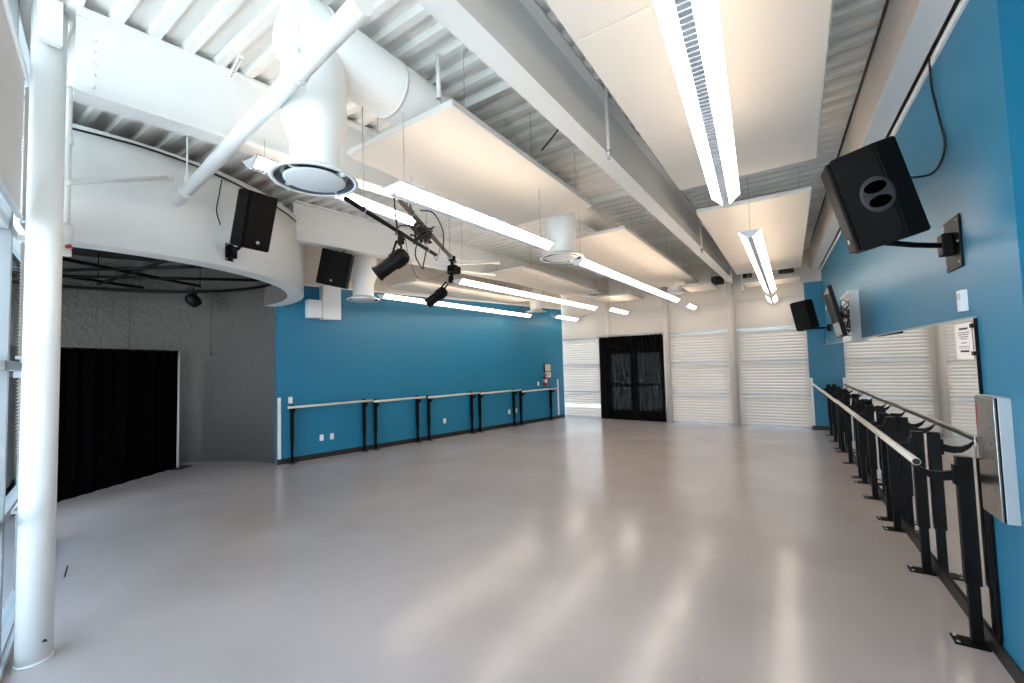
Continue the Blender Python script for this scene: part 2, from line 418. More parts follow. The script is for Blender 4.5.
# ------------------------------------------------------------------ beams
def ibeam(label, p0, p1, z0, z1, fw=0.19, ft=0.02, wt=0.014, mt=WHITE, bolts=False):
    p0, p1 = Vector(p0), Vector(p1); d = p1-p0; L = d.length; a = math.atan2(-d.x, d.y)
    t = thing('ceiling_beam', label, 'beam', (p0.x, p0.y, z0), a)
    b = BM(); box(b, -wt/2, wt/2, 0, L, ft, z1-z0-ft); obj('web', b, mt, t)
    b = BM(); box(b, -fw/2, fw/2, 0, L, 0, ft); obj('bottom_flange', b, mt, t)
    b = BM(); box(b, -fw/2, fw/2, 0, L, z1-z0-ft, z1-z0); obj('top_flange', b, mt, t)
    if bolts:
        for side in (1,):
            b = BM()
            for k in range(5): lathe(b, [(0, 0), (0.013, 0), (0.013, 0.010), (0.009, 0.015), (0, 0.015)], 12, M=Matrix.Translation((wt/2, 0.09, 0.10+k*0.085)) @ Matrix.Rotation(PI/2, 4, 'Y'))
            obj('bolts', b, mt, t)
    return t
ibeam('deep white steel beam running down the middle of the ceiling to the far column', (-1.515, -1.3), (-1.29, 12.28), BOT, DECK, 0.17)
ibeam('white steel beam bolted to the thick column in the left foreground', (-3.99, 0.68), (-3.58, 3.45), BOT, DECK, 0.19, bolts=True)
ibeam('cream steel beam bolted to the round white fascia and running along the left side', (-6.12, 3.36), (-5.03, 12.28), BOT, DECK, 0.18, mt=WHITE, bolts=True)
# channel beam beside the right wall
t = thing('ceiling_beam', 'pale channel beam running along the top of the blue right wall', 'beam', RF(-0.21, -0.35, TOPR+0.06), RF.a)
b = BM(); box(b, 0, 0.012, -1.0, 9.2, 0.0, DECK-TOPR-0.06); obj('web', b, CREAM, t)
b = BM(); box(b, 0.0, 0.165, -1.0, 9.2, -0.014, 0.0); obj('bottom_flange', b, WHITE, t)
b = BM(); box(b, 0.0, 0.165, -1.0, 9.2, DECK-TOPR-0.075, DECK-TOPR-0.06); obj('top_flange', b, WHITE, t)
# header of the glass front, a square tube meeting the top of the column
g0 = GF(-4.05, -0.33)
t = thing('stub_post', 'square white stub post fixed to the top of the foreground column', 'beam', (-3.975, 0.56, 3.99), 0.0)
b = BM(); box(b, -0.03, 0.02, -0.055, 0.055, 0.0, DECK-3.99, bev=0.004, M=Matrix.Rotation(0.0, 4, 'X')); obj('tube', b, WHITE, t)
# purlins across the left bay
for i, (x0, x1, y_, lab) in enumerate(((-3.4, -1.46, 3.05, 'slim white angle running across the deck above the first hanging panel'), (-4.9, -1.4, 6.1, 'slim white angle running across the deck between the hanging panels'), (-4.6, -1.36, 9.0, 'slim white angle across the deck at the far end of the left bay'))):
    b = BM(); box(b, x0, x1, y_-0.03, y_+0.03, DECK-0.008, DECK-0.001); box(b, x0, x1, y_-0.03, y_-0.022, DECK-0.07, DECK-0.008)
    tag(obj('deck_angle', b, WHITE), lab, 'angle bar')
# three dark openings high on the far wall
for i, (x, z, w, h, lab) in enumerate(((-1.63, 3.80, 0.34, 0.26, 'dark ventilation opening high on the far wall left of the main beam'), (-0.95, 3.86, 0.26, 0.2, 'dark ventilation opening high on the far wall just right of the main beam'), (-0.1, 3.86, 0.34, 0.2, 'dark ventilation opening high on the far wall behind the right row of lights'))):
    t = thing('vent_opening', lab, 'vent', (x, FARY, z))
    b = BM(); box(b, -w/2, w/2, -0.012, -0.001, -h/2, h/2); obj('recess', b, DARKG, t)
    b = BM()
    for s in (-1, 1): box(b, s*w/2-0.012, s*w/2+0.012, -0.03, -0.001, -h/2-0.012, h/2+0.012); box(b, -w/2, w/2, -0.03, -0.001, s*h/2-0.012, s*h/2+0.012)
    obj('frame', b, CREAM, t)

# ------------------------------------------------------------------ round alcove
def arc_solid(r0, r1, a0, a1, z0, z1, n=72):
    b = BM(); rings = []
    for k in range(n+1):
        a = a0+(a1-a0)*k/n; c_, s_ = math.cos(a), math.sin(a)
        rings.append([b.verts.new((c_*r, s_*r, z)) for r, z in ((r0, z0), (r1, z0), (r1, z1), (r0, z1))])
    for k in range(n):
        for j in range(4):
            f = b.faces.new((rings[k][j], rings[k][(j+1) % 4], rings[k+1][(j+1) % 4], rings[k+1][j]))
            if j in (1, 3): f.smooth = True
    b.faces.new(rings[0]); b.faces.new(rings[-1][::-1])
    for f_ in b.faces:
        c_ = f_.calc_center_median()
        if math.hypot(c_.x, c_.y) < r0+0.02: f_.material_index = 1
    return b
D = math.radians
f = arc_solid(DR-0.24, DR, D(-62), D(94), 2.99, 4.07)
tag(struct('wall_fascia', f, [WHITE, PLASTER], loc=(DC[0], DC[1], 0)), 'white curved fascia over the mouth of the round alcove', 'wall')
f = arc_solid(DR, DR+0.2, D(94.3), D(256), 0, 4.07); struct('wall_alcove', f, [PLASTER, PLASTER], loc=(DC[0], DC[1], 0))
f = BM(); lathe(f, [(0, 0), (DR-0.02, 0), (DR-0.02, 0.03), (0, 0.03)], 64, smooth=False); struct('ceiling_alcove', f, BLACKC, loc=(DC[0], DC[1], 3.98))
# dark pipe grid in the alcove
t = thing('pipe_grid', 'black ring and cross pipe lighting grid hung inside the round alcove', 'lighting grid', (DC[0], DC[1], 3.35))
b = BM(); R_ = 2.52
tube(b, [(R_*math.cos(a), R_*math.sin(a), 0) for a in [D(-70)+D(320)*k/64 for k in range(65)]], 0.030, 8); obj('ring_pipe', b, BLACKM, t)
for (x0, y0, x1, y1) in ((0.5, -1.6, -1.2, 1.9), (-1.9, -0.4, 1.5, 1.9), (-2.3, -0.5, 0.2, 2.4), (-2.2, 0.7, 2.2, 0.9), (-0.9, -1.9, -2.1, 1.3)):
    b = BM(); tube(b, [(x0, y0, 0.05), (x1, y1, 0.05)], 0.026, 8); obj('cross_pipe', b, BLACKM, t)
for (x, y_) in ((-1.2, 1.9), (0.5, -1.5), (1.5, 1.85), (-2.2, 0.7)):
    b = BM(); tube(b, [(x, y_, 0.05), (x, y_, 3.98-3.35)], 0.008, 6); obj('hanger', b, BLACKM, t)
# alcove black curtain on a stand
c0, c1 = Vector((-9.72, 3.12)), Vector((-8.28, 0.62)); dv = c1-c0; ang = math.atan2(dv.y, dv.x)
t = thing('drape', 'tall black drape closing off the back of the round alcove', 'curtain', (c0.x, c0.y, 0), ang)
obj('cloth', curtain(0.03, dv.length, 2.16, 12, 0.03), CURT, t).location = (0, 0, 0.01)
b = BM(); tube(b, [(0, 0, 0), (0, 0, 2.2)], 0.02, 10); obj('upright', b, WHITE, t)
b = BM(); tube(b, [(0, 0, 2.185), (dv.length, 0, 2.185)], 0.014, 10); obj('crossbar', b, BLACKM, t)
b = BM(); box(b, -0.16, 0.16, -0.16, 0.16, 0, 0.010); obj('foot_plate', b, BLACKM, t)

# ------------------------------------------------------------------ glass front by the camera
for k, (ua, ub) in enumerate(((6.8, 5.45), (5.45, 4.1), (4.1, 2.75), (2.75, 1.4), (1.4, 0.05), (0.05, -0.6))):
    b = BM(); x0, x1 = -ua, -ub
    for xx in (x0, x1): box(b, xx-0.03, xx+0.03, GV-0.09, GV, 0, DECK)
    for z in (0.03, 0.89, 1.87, 2.76, 3.80, DECK-0.03): box(b, x0+0.03, x1-0.03, GV-0.08, GV-0.01, z-0.03, z+0.03)
    w = struct('window_%d' % (k+4), b, ALU, loc=GF(0, 0), rotz=GF.a)
    b = BM(); box(b, x0+0.03, x1-0.03, GV-0.05, GV-0.044, 0.06, DECK-0.06); obj('glass', b, GLASS, w)
b = BM(); box(b, 0.63, 5.2, GV-0.2, GV, 0, DECK+0.08); struct('wall_light_block', b, CREAM, loc=GF(0, 0), rotz=GF.a)  # unseen solid wall added to keep window light off the blue return
b = BM(); box(b, -6.8, 0.6, GV-0.1, GV+0.02, -0.001, 0.05); struct('trim_6', b, ALU, loc=GF(0, 0), rotz=GF.a)
def fblind(label, ua, ub, z0, z1):
    p = GF(-(ua+ub)/2, GV+0.035, z0); w = (ua-ub)/2-0.05; h = z1-z0
    t = thing('venetian_blind', label, 'blind', p, GF.a, 'venetian blinds on the glass front')
    b = BM(); box(b, -w, w, -0.02, 0.02, h-0.04, h, bev=0.003); obj('headrail', b, PLASTIC_W, t)
    b = BM(); zz = 0.03
    while zz < h-0.04:
        q = [b.verts.new(v) for v in ((-w, -0.006, zz-0.011), (w, -0.006, zz-0.011), (w, 0.006, zz+0.011), (-w, 0.006, zz+0.011))]
        b.faces.new(q); zz += 0.022
    obj('slats', b, BLINDT, t)
    b = BM(); box(b, -w, w, -0.014, 0.014, 0, 0.02, bev=0.003); obj('bottom_rail', b, PLASTIC_W, t)
for ua, ub, nm in ((6.8, 5.45, 'added unseen to dim alcove'), (5.45, 4.1, 'behind the foreground column'), (4.1, 2.75, 'at far left picture edge')):  # first set is hidden behind the column, added to dim the alcove floor
    for z0, z1, rn in ((0.93, 1.83, 'lower'), (1.91, 2.72, 'middle'), (2.80, 3.76, 'upper')):
        if rn == 'upper' or ub > 3: fblind('white venetian blind over the %s pane of the glass front %s' % (rn, nm), ua, ub, z0, z1)

# ------------------------------------------------------------------ hanging acoustic panels
def panel(label, x0, x1, y0, y1, z, seams, rot=0.0):
    t = thing('ceiling_panel', label, 'panel', ((x0+x1)/2, (y0+y1)/2, z), rot, 'acoustic panels hung below the deck')
    w, l = (x1-x0)/2, (y1-y0)/2; n = seams
    for k in range(n):
        a = -l+2*l*k/n; c_ = -l+2*l*(k+1)/n
        b = BM(); box(b, -w, w, a+0.002, c_-0.002, 0, 0.035, bev=0.004); obj('panel_board', b, PANEL, t)
    b = BM()
    for s in (-1, 1): box(b, s*w-0.006, s*w+0.006, -l, l, 0.004, 0.05); box(b, -w, w, s*l-0.006, s*l+0.006, 0.004, 0.05)
    obj('edge_frame', b, PANELE, t)
    b = BM()
    for sx_ in (-1, 1):
        for yy in (-l*0.8, 0, l*0.8): tube(b, [(sx_*w*0.85, yy, 0.03), (sx_*w*0.85, yy, DECK-z)], 0.003, 5, False)
    obj('suspension_wires', b, SILVER, t)
    return t
panel('long cream acoustic panel above the nearest light of the right row', -0.98, 0.255, -0.5, 4.93, 3.66, 4)
panel('cream acoustic panel with visible joints above the second light of the right row', -1.01, 0.21, 5.88, 10.95, 3.66, 4, 0.012)
panel('nearest cream acoustic panel left of the main beam', -3.23, -1.99, 2.27, 4.82, 3.68, 1)
panel('long cream acoustic panel left of the main beam, behind the round diffuser', -3.20, -1.97, 5.97, 11.55, 3.68, 2)
panel('cream acoustic panel above the third row of lights from the right', -5.56, -4.50, 7.2, 11.4, 3.69, 2)
panel('cream acoustic panel beside the blue left wall', -7.05, -6.1, 6.0, 10.0, 3.48, 2, -0.1)
panel('small cream panel over the short light beside the door curtain', -4.6, -3.5, 10.75, 12.0, 3.47, 1)
panel('small cream panel next to the far end of the main beam', -2.25, -1.60, 10.9, 12.0, 3.52, 1)
panel('small cream panel over the last short light of the right row', -0.95, 0.16, 11.3, 12.1, 3.5, 1)

# ------------------------------------------------------------------ linear fluorescent lights
def light(label, x, y0, y1, z, rot=0.0, up=True, wires=None):
    L = y1-y0; t = thing('linear_light', label, 'ceiling light', (x, y0, z), rot, 'suspended linear fluorescent lights')
    W, H, wb = 0.105, 0.075, 0.026
    b = BM()
    for yy in (0.0, L-0.012): prism(b, [(-W, H), (-wb, 0), (wb, 0), (W, H)], 'y', yy, yy+0.012)
    box(b, -W, -W+0.006, 0.0, L, H-0.004, H+0.012); box(b, W-0.006, W, 0.0, L, H-0.004, H+0.012)
    prism(b, [(-W+0.014, H-0.006), (W-0.014, H-0.006), (wb-0.010, 0.019), (-wb+0.010, 0.019)], 'y', 0.012, L-0.012)
    obj('housing', b, GREYL, t)
    n = max(1, round(L/1.22)); 
    for s in (-1, 1):
        b = BM()
        for k in range(n):
            a = 0.014+(L-0.028)*k/n+0.004; c_ = 0.014+(L-0.028)*(k+1)/n-0.004
            pr_ = [(s*wb, 0.006), (s*(W-0.004), H-0.006), (s*(W-0.010), H-0.001), (s*(wb-0.006), 0.012)]
            prism(b, pr_, 'y', a, c_)
        obj('diffuser', b, LENS, t)
    b = BM(); box(b, -wb+0.001, wb-0.001, 0.014, L-0.014, 0.010, 0.018)
    yy = 0.02
    while yy < L-0.02:
        box(b, -wb+0.001, wb-0.001, yy, yy+0.026, 0.0, 0.010); yy += 0.034
    obj('louver', b, LOUV, t)
    b = BM(); box(b, -wb+0.002, wb-0.002, 0.015, L-0.015, 0.0085, 0.0095); obj('centre_lens', b, LENSC, t)
    if up:
        b = BM(); box(b, -0.06, 0.06, 0.05, L-0.05, H-0.004, H); obj('uplight_lens', b, LENSUP, t)
    b = BM()
    b.free()
    for yy in (0.12, L-0.12):
        b = BM(); tube(b, [(0, yy, H), (0, yy, (DECK if wires is None else wires)-z)], 0.003, 5, False); obj('suspension_wire', b, SILVER, t)
    return t
LZ = 3.02
light('nearest long light of the right row, almost overhead', -0.165, 0.0, 3.80, LZ, 0.0640, wires=3.66)
light('long light in the middle of the right row', -0.335, 4.98, 9.9, LZ, 0.006, wires=None)
light('short light at the far end of the right row', -0.40, 11.0, 12.15, LZ+0.03, wires=3.5)
light('nearest light of the row left of the main beam, beside the hanging stage lamps', -2.35, 2.0, 4.08, LZ, -0.055, wires=3.68)
light('long light left of the main beam, beyond the round diffuser', -2.28, 4.95, 9.9, LZ, -0.020)
light('short light left of the main beam, close to the far wall', -2.22, 11.1, 12.0, LZ+0.02)
light('light partly hidden behind the large near diffuser', -3.56, 1.60, 3.45, 3.42, 0.06, wires=3.70)
light('long light of the third row from the right', -4.27, 4.9, 9.8, LZ, -0.034)
light('short light hanging in front of the black door curtain', -4.0, 10.5, 11.85, LZ+0.04)
light('long light hanging along the blue left wall', -6.2, 5.02, 10.0, LZ, -0.016)
light('short light hanging in the corner by the left wall', -5.68, 10.7, 12.1, LZ)

# ------------------------------------------------------------------ duct and diffusers
t = thing('spiral_duct', 'white spiral air duct running above the hanging panels', 'duct', (-2.62, 1.25, 4.03), 0)
b = BM(); P = [(0.0, 0.17, 0), (0.0, 1.6, 0), (0.0, 4.1, 0), (0.0, 4.4, 0.04), (0.02, 10.7, 0.05)]
tube(b, P, [0.225, 0.225, 0.225, 0.14, 0.14], 32); obj('pipe', b, WHITE, t)
for k in range(5):
    b = BM(); y_ = 0.35+0.62*k
    x_ = 0.0
    tube(b, [(x_, y_-0.012, 0), (x_, y_+0.012, 0)], 0.232, 32); obj('seam_band', b, WHITE, t)
def diffuser(label, x, y, z, r, neck0, neck1, h, mt=WHITE):
    t = thing('round_diffuser', label, 'air diffuser', (x, y, z), 0, 'round air diffusers')
    b = BM(); lathe(b, [(neck1, 0.05), (neck1, h*0.30), (neck0, h*0.45), (neck0, h)], 40); obj('drop_duct', b, mt, t)
    b = BM(); lathe(b, [(neck1*0.98, 0.075), (neck1*1.06, 0.060), (r*0.80, 0.034), (r*0.985, 0.014), (r, 0.006), (r, 0.0), (r*0.90, 0.0), (r*0.895, 0.006)], 48); obj('rim', b, mt, t)
    b = BM(); lathe(b, [(r*0.90, 0.003), (r*0.80, 0.026), (r*0.72, 0.050), (0.001, 0.055)], 40); obj('throat', b, THROAT, t)
    b = BM(); lathe(b, [(0, -0.004), (r*0.66, -0.002), (r*0.71, 0.003), (r*0.71, 0.008), (0, 0.010)], 48); obj('centre_plate', b, PLASTIC_W, t)
    b = BM()
    for k in range(4):
        a = k*PI/2+0.35; box(b, r*0.6, r*0.84, -0.012, 0.012, 0.006, 0.03, M=Matrix.Rotation(a, 4, 'Z'))
    obj('spoke', b, PLASTIC_W, t)
    return t
diffuser('large white round air diffuser nearest the camera, on a fat drop duct', -2.64, 1.60, 3.06, 0.275, 0.205, 0.155, 0.86)
diffuser('white round air diffuser left of the main beam, between two light rows', -2.60, 5.16, 3.20, 0.30, 0.205, 0.18, 0.62)
diffuser('white round air diffuser near the far end of the left bay', -2.60, 11.83, 3.50, 0.29, 0.22, 0.20, 0.46)
diffuser('white round air diffuser on a thick drop duct below the cream left beam', -6.62, 4.95, 3.03, 0.30, 0.24, 0.185, 0.95)
diffuser('white round air diffuser on the far left, against the blue wall', -6.0, 10.2, 3.18, 0.28, 0.20, 0.165, 0.9)

# ------------------------------------------------------------------ pipes and small ceiling parts
t = thing('rigging_pipe', 'thick white diagonal pipe hanging below the ceiling at top left', 'pipe', (-5.05, 1.60, 3.50))
b = BM(); tube(b, [(0, 0, 0), (3.45, -0.385, 0)], 0.052, 24); obj('pipe', b, WHITE, t)
for x_, lab in ((0.35, 0), (2.75, 1)):
    y_ = -0.385*x_/3.45
    b = BM(); tube(b, [(x_-0.02, y_, 0), (x_+0.02, y_-0.002, 0)], 0.062, 20); box(b, x_-0.02, x_+0.02, y_-0.015, y_+0.015, 0.05, 0.14)
    tube(b, [(x_, y_, 0.13), (x_, y_, DECK-3.50)], 0.008, 8); obj('pipe_clamp', b, WHITE, t)
a0, a1 = (-5.98, 0.98, 3.75), (-5.10, 1.545, 3.75)
t = thing('brace_pipe', 'thin white horizontal pipe between the foreground column and the curved fascia', 'pipe', (-5.27, 1.61, 3.81))
b = BM(); tube(b, [(0, 0, 0), (0.66, -0.85, -0.52)], 0.022, 12); obj('pipe', b, WHITE, t)
b = BM(); tube(b, [(0.01, -0.013, -0.008), (0.03, -0.04, -0.024)], 0.034, 12); obj('end_flange', b, WHITE, t)
# perforated strut below the deck
t = thing('perforated_strut', 'short perforated white strut hanging beside the diagonal pipe', 'strut', (-3.72, 1.52, 4.17), 0.0)
Ms = Matrix.Rotation(-0.18, 4, 'Z')
b = BM(); box(b, 0.0, 0.34, -0.016, 0.016, 0.0, 0.02, M=Ms, bev=0.002); obj('channel', b, WHITE, t)
b = BM()
for k in range(9): lathe(b, [(0, -0.0015), (0.0065, -0.0015), (0.0065, 0.001), (0, 0.001)], 8, M=Ms @ Matrix.Translation((0.05+k*0.033, 0, 0)))
obj('holes', b, INK, t)
for (x, y, z0, lab) in ((-2.27, 2.43, 3.87, 'white sprinkler pipe dropping towards the nearest left panel'), (-1.33, 3.66, 3.66, 'white sprinkler drop beside the near part of the main beam'),
                        (-1.27, 7.9, 3.62, 'white sprinkler drop halfway along the main beam'), (-1.18, 11.2, 3.45, 'white sprinkler drop at the far end of the main beam'),
                        (-1.02, 11.9, 3.35, 'white sprinkler drop standing in front of the far wall beside the main column')):
    t = thing('sprinkler', lab, 'sprinkler', (x, y, z0))
    b = BM(); tube(b, [(0, 0, 0.05), (0, 0, DECK-z0)], 0.017, 12); obj('pipe', b, WHITE, t)
    b = BM(); lathe(b, [(0, -0.03), (0.016, -0.03), (0.018, -0.027), (0.006, -0.02), (0.008, 0.0), (0.022, 0.01), (0.024, 0.05), (0.0, 0.055)], 14); obj('sprinkler_head', b, SILVER, t)
# conduits along the left bay
def pipe(name, label, pts, r, mt=WHITE, cat='pipe', smooth=False):
    pp = curve_pts(pts, 30) if smooth else [Vector(p) for p in pts]
    o0 = pp[0].copy(); b = BM(); tube(b, [p-o0 for p in pp], r, 10)
    return tag(obj(name, b, mt, loc=o0), label, cat)
pipe('conduit', 'white pipe end poking out below the cream beam above the third light row', [(-5.1, 5.2, 3.60), (-4.35, 6.15, 3.60)], 0.035)
pipe('conduit', 'slim white pipe slanting under the cream left beam', [(-4.75, 5.0, 3.35), (-4.35, 6.0, 3.35)], 0.022)
pipe('conduit', 'slim white pipe rising to join the pipe end under the cream beam', [(-4.95, 5.0, 3.42), (-4.38, 6.02, 3.58)], 0.02)
pipe('ceiling_cable', 'black cable lying along the top of the channel beam on the right', [RF(-0.225, -0.35, 4.27), RF(-0.225, 1.0, 4.262), RF(-0.225, 3.5, 4.27), RF(-0.225, 8.0, 4.265)], 0.010, CABLE, 'cable', True)
cf = [(DC[0]+(DR+0.012)*math.cos(a), DC[1]+(DR+0.012)*math.sin(a), 4.00+0.03*math.cos(a*5)) for a in [D(-12), D(0), D(12), D(24), D(36), D(44)]]
pipe('ceiling_cable', 'black cable looped along the top of the curved white fascia', cf, 0.010, CABLE, 'cable', True)
pipe('ceiling_cable', 'black cable crossing between the deck and the nearest left panel', [(-2.05, 3.7, 3.95), (-1.8, 3.65, 4.1), (-1.6, 3.55, 4.24)], 0.008, CABLE, 'cable', True)

# ------------------------------------------------------------------ loudspeakers
def speaker(label, pos, yaw, tilt, roll, w, d, h, handle=None, group='black loudspeakers mounted around the room'):
    t = thing('loudspeaker', label, 'speaker', pos, 0, group)
    t.rotation_mode = 'YXZ'; t.rotation_euler = (tilt, roll, yaw)
    b = BM(); wb = w*0.36
    prism(b, [(-w/2, -d/2+0.02), (w/2, -d/2+0.02), (w/2, d*0.18), (wb, d/2), (-wb, d/2), (-w/2, d*0.18)], 'z', -h/2, h/2)
    bmesh.ops.bevel(b, geom=list(b.edges), offset=0.008, segments=2, affect='EDGES'); obj('cabinet', b, BLACKP, t)
    b = BM(); box(b, -w/2+0.012, w/2-0.012, -d/2-0.006, -d/2+0.02, -h/2+0.012, h/2-0.012, bev=0.01); obj('grille', b, GRILLE, t)
    if handle:
        s = handle
        b = BM(); X = s*(w/2+0.002)
        for zc in (-0.046, 0.046):
            pts = [(0.0+0.056*math.cos(a), zc+0.036*math.sin(a)) for a in [2*PI*k/16 for k in range(16)]]
            prism(b, pts, 'x', X-0.008*s, X+0.008*s)
        obj('handle_recess', b, VOID, t)
        b = BM()
        for rr, e in ((0.085, 0),):
            ring = [(0.085*math.cos(a), 0.112*math.sin(a)) for a in [2*PI*k/28 for k in range(28)]]
            ri = [(0.075*math.cos(a), 0.102*math.sin(a)) for a in [2*PI*k/28 for k in range(28)]]
            v0 = [b.verts.new((X, p[0], p[1])) for p in ring]; v1 = [b.verts.new((X+0.004*s, p[0]*0.94, p[1]*0.94)) for p in ri]
            b.faces.new(v1)
            for k in range(28): b.faces.new((v0[k], v0[(k+1) % 28], v1[(k+1) % 28], v1[k]))
        box(b, X-0.004, X+0.004, -0.06, 0.06, -0.008, 0.008)
        obj('handle_rim', b, CHARC, t)
    b = BM(); lathe(b, [(0, 0), (0.018, 0), (0.018, 0.006), (0, 0.006)], 16, M=Matrix.Translation((0, -d/2-0.006, -h*0.36)) @ Matrix.Rotation(PI/2, 4, 'X')); obj('badge', b, SILVER, t)
    return t
def wallmount(label, frame_loc, rotz, target, plate_w=0.17, plate_h=0.26, kind='bracket'):
    """plate on a wall whose outward normal is local -x, arm to target (world)"""
    t = thing('speaker_bracket', label, 'bracket', frame_loc, rotz)
    b = BM(); box(b, -0.012, 0, -plate_w/2, plate_w/2, -plate_h/2, plate_h/2, bev=0.003); obj('wall_plate', b, BLACKM, t)
    b = BM(); box(b, -0.07, -0.012, -0.05, 0.05, -0.07, 0.07, bev=0.01); obj('knuckle', b, BLACKM, t)
    inv = Matrix.Rotation(-rotz, 4, 'Z') @ Matrix.Translation(-Vector(frame_loc)); tg = inv @ Vector(target)
    b = BM(); tube(b, [(-0.06, 0, 0.0), (tg.x*0.5-0.03, tg.y*0.5, tg.z*0.25), tuple(tg)], 0.018, 12); obj('arm', b, BLACKM, t)
    b = BM()
    for sy_ in (-1, 1):
        for sz_ in (-1, 0, 1): lathe(b, [(0, 0), (0.009, 0), (0.006, 0.006), (0, 0.006)], 8, M=Matrix.Translation((-0.012, sy_*plate_w*0.4, sz_*plate_h*0.4)) @ Matrix.Rotation(-PI/2, 4, 'Y'))
    obj('screws', b, SILVER, t)
    return t
sp4 = speaker('large black loudspeaker tilted down from the near end of the blue right wall', (0.465, 3.583, 2.798), -1.571, 0.244, 0.137, 0.33, 0.361, 0.62, handle=1)
wallmount('black wall bracket of the large near loudspeaker', RF(0, 0.41, 2.48), RF.a, (0.52, 3.60, 2.50), 0.27, 0.33)
pipe('speaker_cable', 'black cable looping down the blue wall to the large near loudspeaker', [RF(-0.02, 0.52, 3.80), RF(-0.015, 0.54, 3.6), RF(-0.012, 0.46, 3.35), RF(-0.012, 0.40, 3.12), RF(-0.05, 0.50, 3.0), (0.66, 3.72, 2.93)], 0.007, CABLE, 'cable', True)
speaker('black loudspeaker on the far end of the blue right wall', (0.196, 10.895, 2.607), -1.655, 0.168, -0.02, 0.359, 0.388, 0.60)
wallmount('black bracket holding the far loudspeaker to the blue right wall', RF(0, 7.6, 2.33), RF.a, (0.25, 10.9, 2.33), 0.12, 0.16)
speaker('black loudspeaker mounted on the white curved fascia', (-4.852, 2.209, 3.422), 1.641, 0.313, 0, 0.295, 0.341, 0.60)
a = math.atan2(2.2-DC[1], -5.39-DC[0]); px, py = DC[0]+DR*math.cos(a), DC[1]+DR*math.sin(a)
wallmount('black bracket on the curved fascia under the loudspeaker', (px, py, 3.16), a+PI, (-5.05, 2.20, 3.20), 0.10, 0.20)
speaker('black loudspeaker hanging below the cream left beam', (-6.18, 4.10, 3.40), 0.75, 0.10, 0.22, 0.46, 0.34, 0.56)
pipe('speaker_hanger', 'black rod holding the loudspeaker below the cream left beam', [(-6.15, 4.15, 3.64), (-6.06, 4.18, 3.70)], 0.012, BLACKM, 'bracket')

pipe('speaker_cable', 'thin black cable running up the curved fascia behind the loudspeaker', [(-5.36, 2.10, 3.45), (-5.33, 2.05, 3.6), (-5.34, 2.08, 3.8), (-5.33, 2.10, 3.97)], 0.006, CABLE, 'cable', True)
# ------------------------------------------------------------------ stage lamps and rigging
def vpipe(label, p0, p1, r, mt):
    t = thing('lighting_pipe', label, 'pipe', p0)
    b = BM(); d = Vector(p1)-Vector(p0); tube(b, [(0, 0, 0), tuple(d)], r, 14); obj('pipe', b, mt, t)
    for f_ in (0.14, 0.86):
        q = d*f_
        b = BM(); tube(b, [(q.x, q.y, q.z), (q.x, q.y, DECK-p0[2])], 0.004, 6); tube(b, [tuple(q*0.995), tuple(q*1.005)], r*1.5, 12); obj('hanger_wire', b, SILVER, t)
    return t
vpipe('black hanging lighting pipe carrying the larger stage lamp', (-2.61, 1.81, 3.0), (-3.23, 3.36, 3.0), 0.018, BLACKM)
BROWN = mat('brownish_steel', rgb(88, 76, 66), 0.5)
vpipe('brownish lighting pipe crossing behind the nearest left light', (-2.92, 2.59, 3.3), (-4.1, 4.66, 3.3), 0.026, BROWN)
def stage_lamp(label, pos, yaw, tilt, s, top):
    t = thing('stage_lamp', label, 'stage light', pos, 0, 'black stage lamps on the hanging pipes')
    Mr = Matrix.Rotation(yaw, 4, 'Z') @ Matrix.Rotation(tilt, 4, 'X')      # local -y is the beam direction
    def P(M2): return Mr @ M2
    RX = Matrix.Rotation(PI/2, 4, 'X')                                     # z -> -y
    b = BM(); lathe(b, [(0, -0.17*s), (0.05*s, -0.17*s), (0.085*s, -0.13*s), (0.095*s, -0.06*s), (0.095*s, 0.0), (0.080*s, 0.02*s), (0.080*s, 0.20*s), (0.088*s, 0.21*s), (0.088*s, 0.23*s), (0.074*s, 0.23*s), (0.07*s, 0.19*s), (0, 0.19*s)], 28, M=P(RX)); obj('barrel', b, BLACKM, t)
    b = BM(); lathe(b, [(0, 0.192*s), (0.066*s, 0.192*s), (0.05*s, 0.205*s), (0, 0.212*s)], 24, M=P(RX)); obj('lens', b, LENSM, t)
    b = BM()
    for k in range(3): lathe(b, [(0.092*s, 0), (0.100*s, 0), (0.100*s, 0.008*s), (0.092*s, 0.008*s)], 28, M=P(RX @ Matrix.Translation((0, 0, -0.12*s+k*0.03*s))))
    obj('cooling_fins', b, BLACKM, t)
    c_, s_ = math.cos(yaw), math.sin(yaw); tp = Vector(top)-Vector(pos)
    b = BM(); A = Vector((c_, s_, 0))*0.11*s; up_ = tp*0.72
    tube(b, [tuple(A), tuple(A+Vector((0, 0, 0.02))), tuple(A*0.95+up_), tuple(-A*0.95+up_), tuple(-A+Vector((0, 0, 0.02))), tuple(-A)], 0.013*s, 8); obj('yoke', b, BLACKM, t)
    b = BM(); q = tp; box(b, q.x-0.025, q.x+0.025, q.y-0.02, q.y+0.02, up_.z-0.005, q.z+0.035, bev=0.006); tube(b, [(q.x-0.05, q.y, q.z-0.03), (q.x+0.05, q.y, q.z-0.03)], 0.008, 8); obj('clamp', b, BLACKM, t)
    b = BM(); tube(b, curve_pts([tuple(Vector((0, 0, 0.09*s))), (0.03*s, 0.02, 0.16*s), tuple(tp*0.9)], 12), 0.003, 6); obj('safety_wire', b, SILVER, t)
    return t
stage_lamp('larger black stage lamp on the near hanging pipe, tilted down to the left', (-2.99, 2.57, 2.74), -0.98, 0.60, 0.84, (-2.93, 2.60, 2.965))
stage_lamp('smaller black stage lamp farther along, tilted down to the left', (-4.26, 4.46, 2.79), -0.98, 0.62, 0.86, (-4.02, 4.47, 3.02))
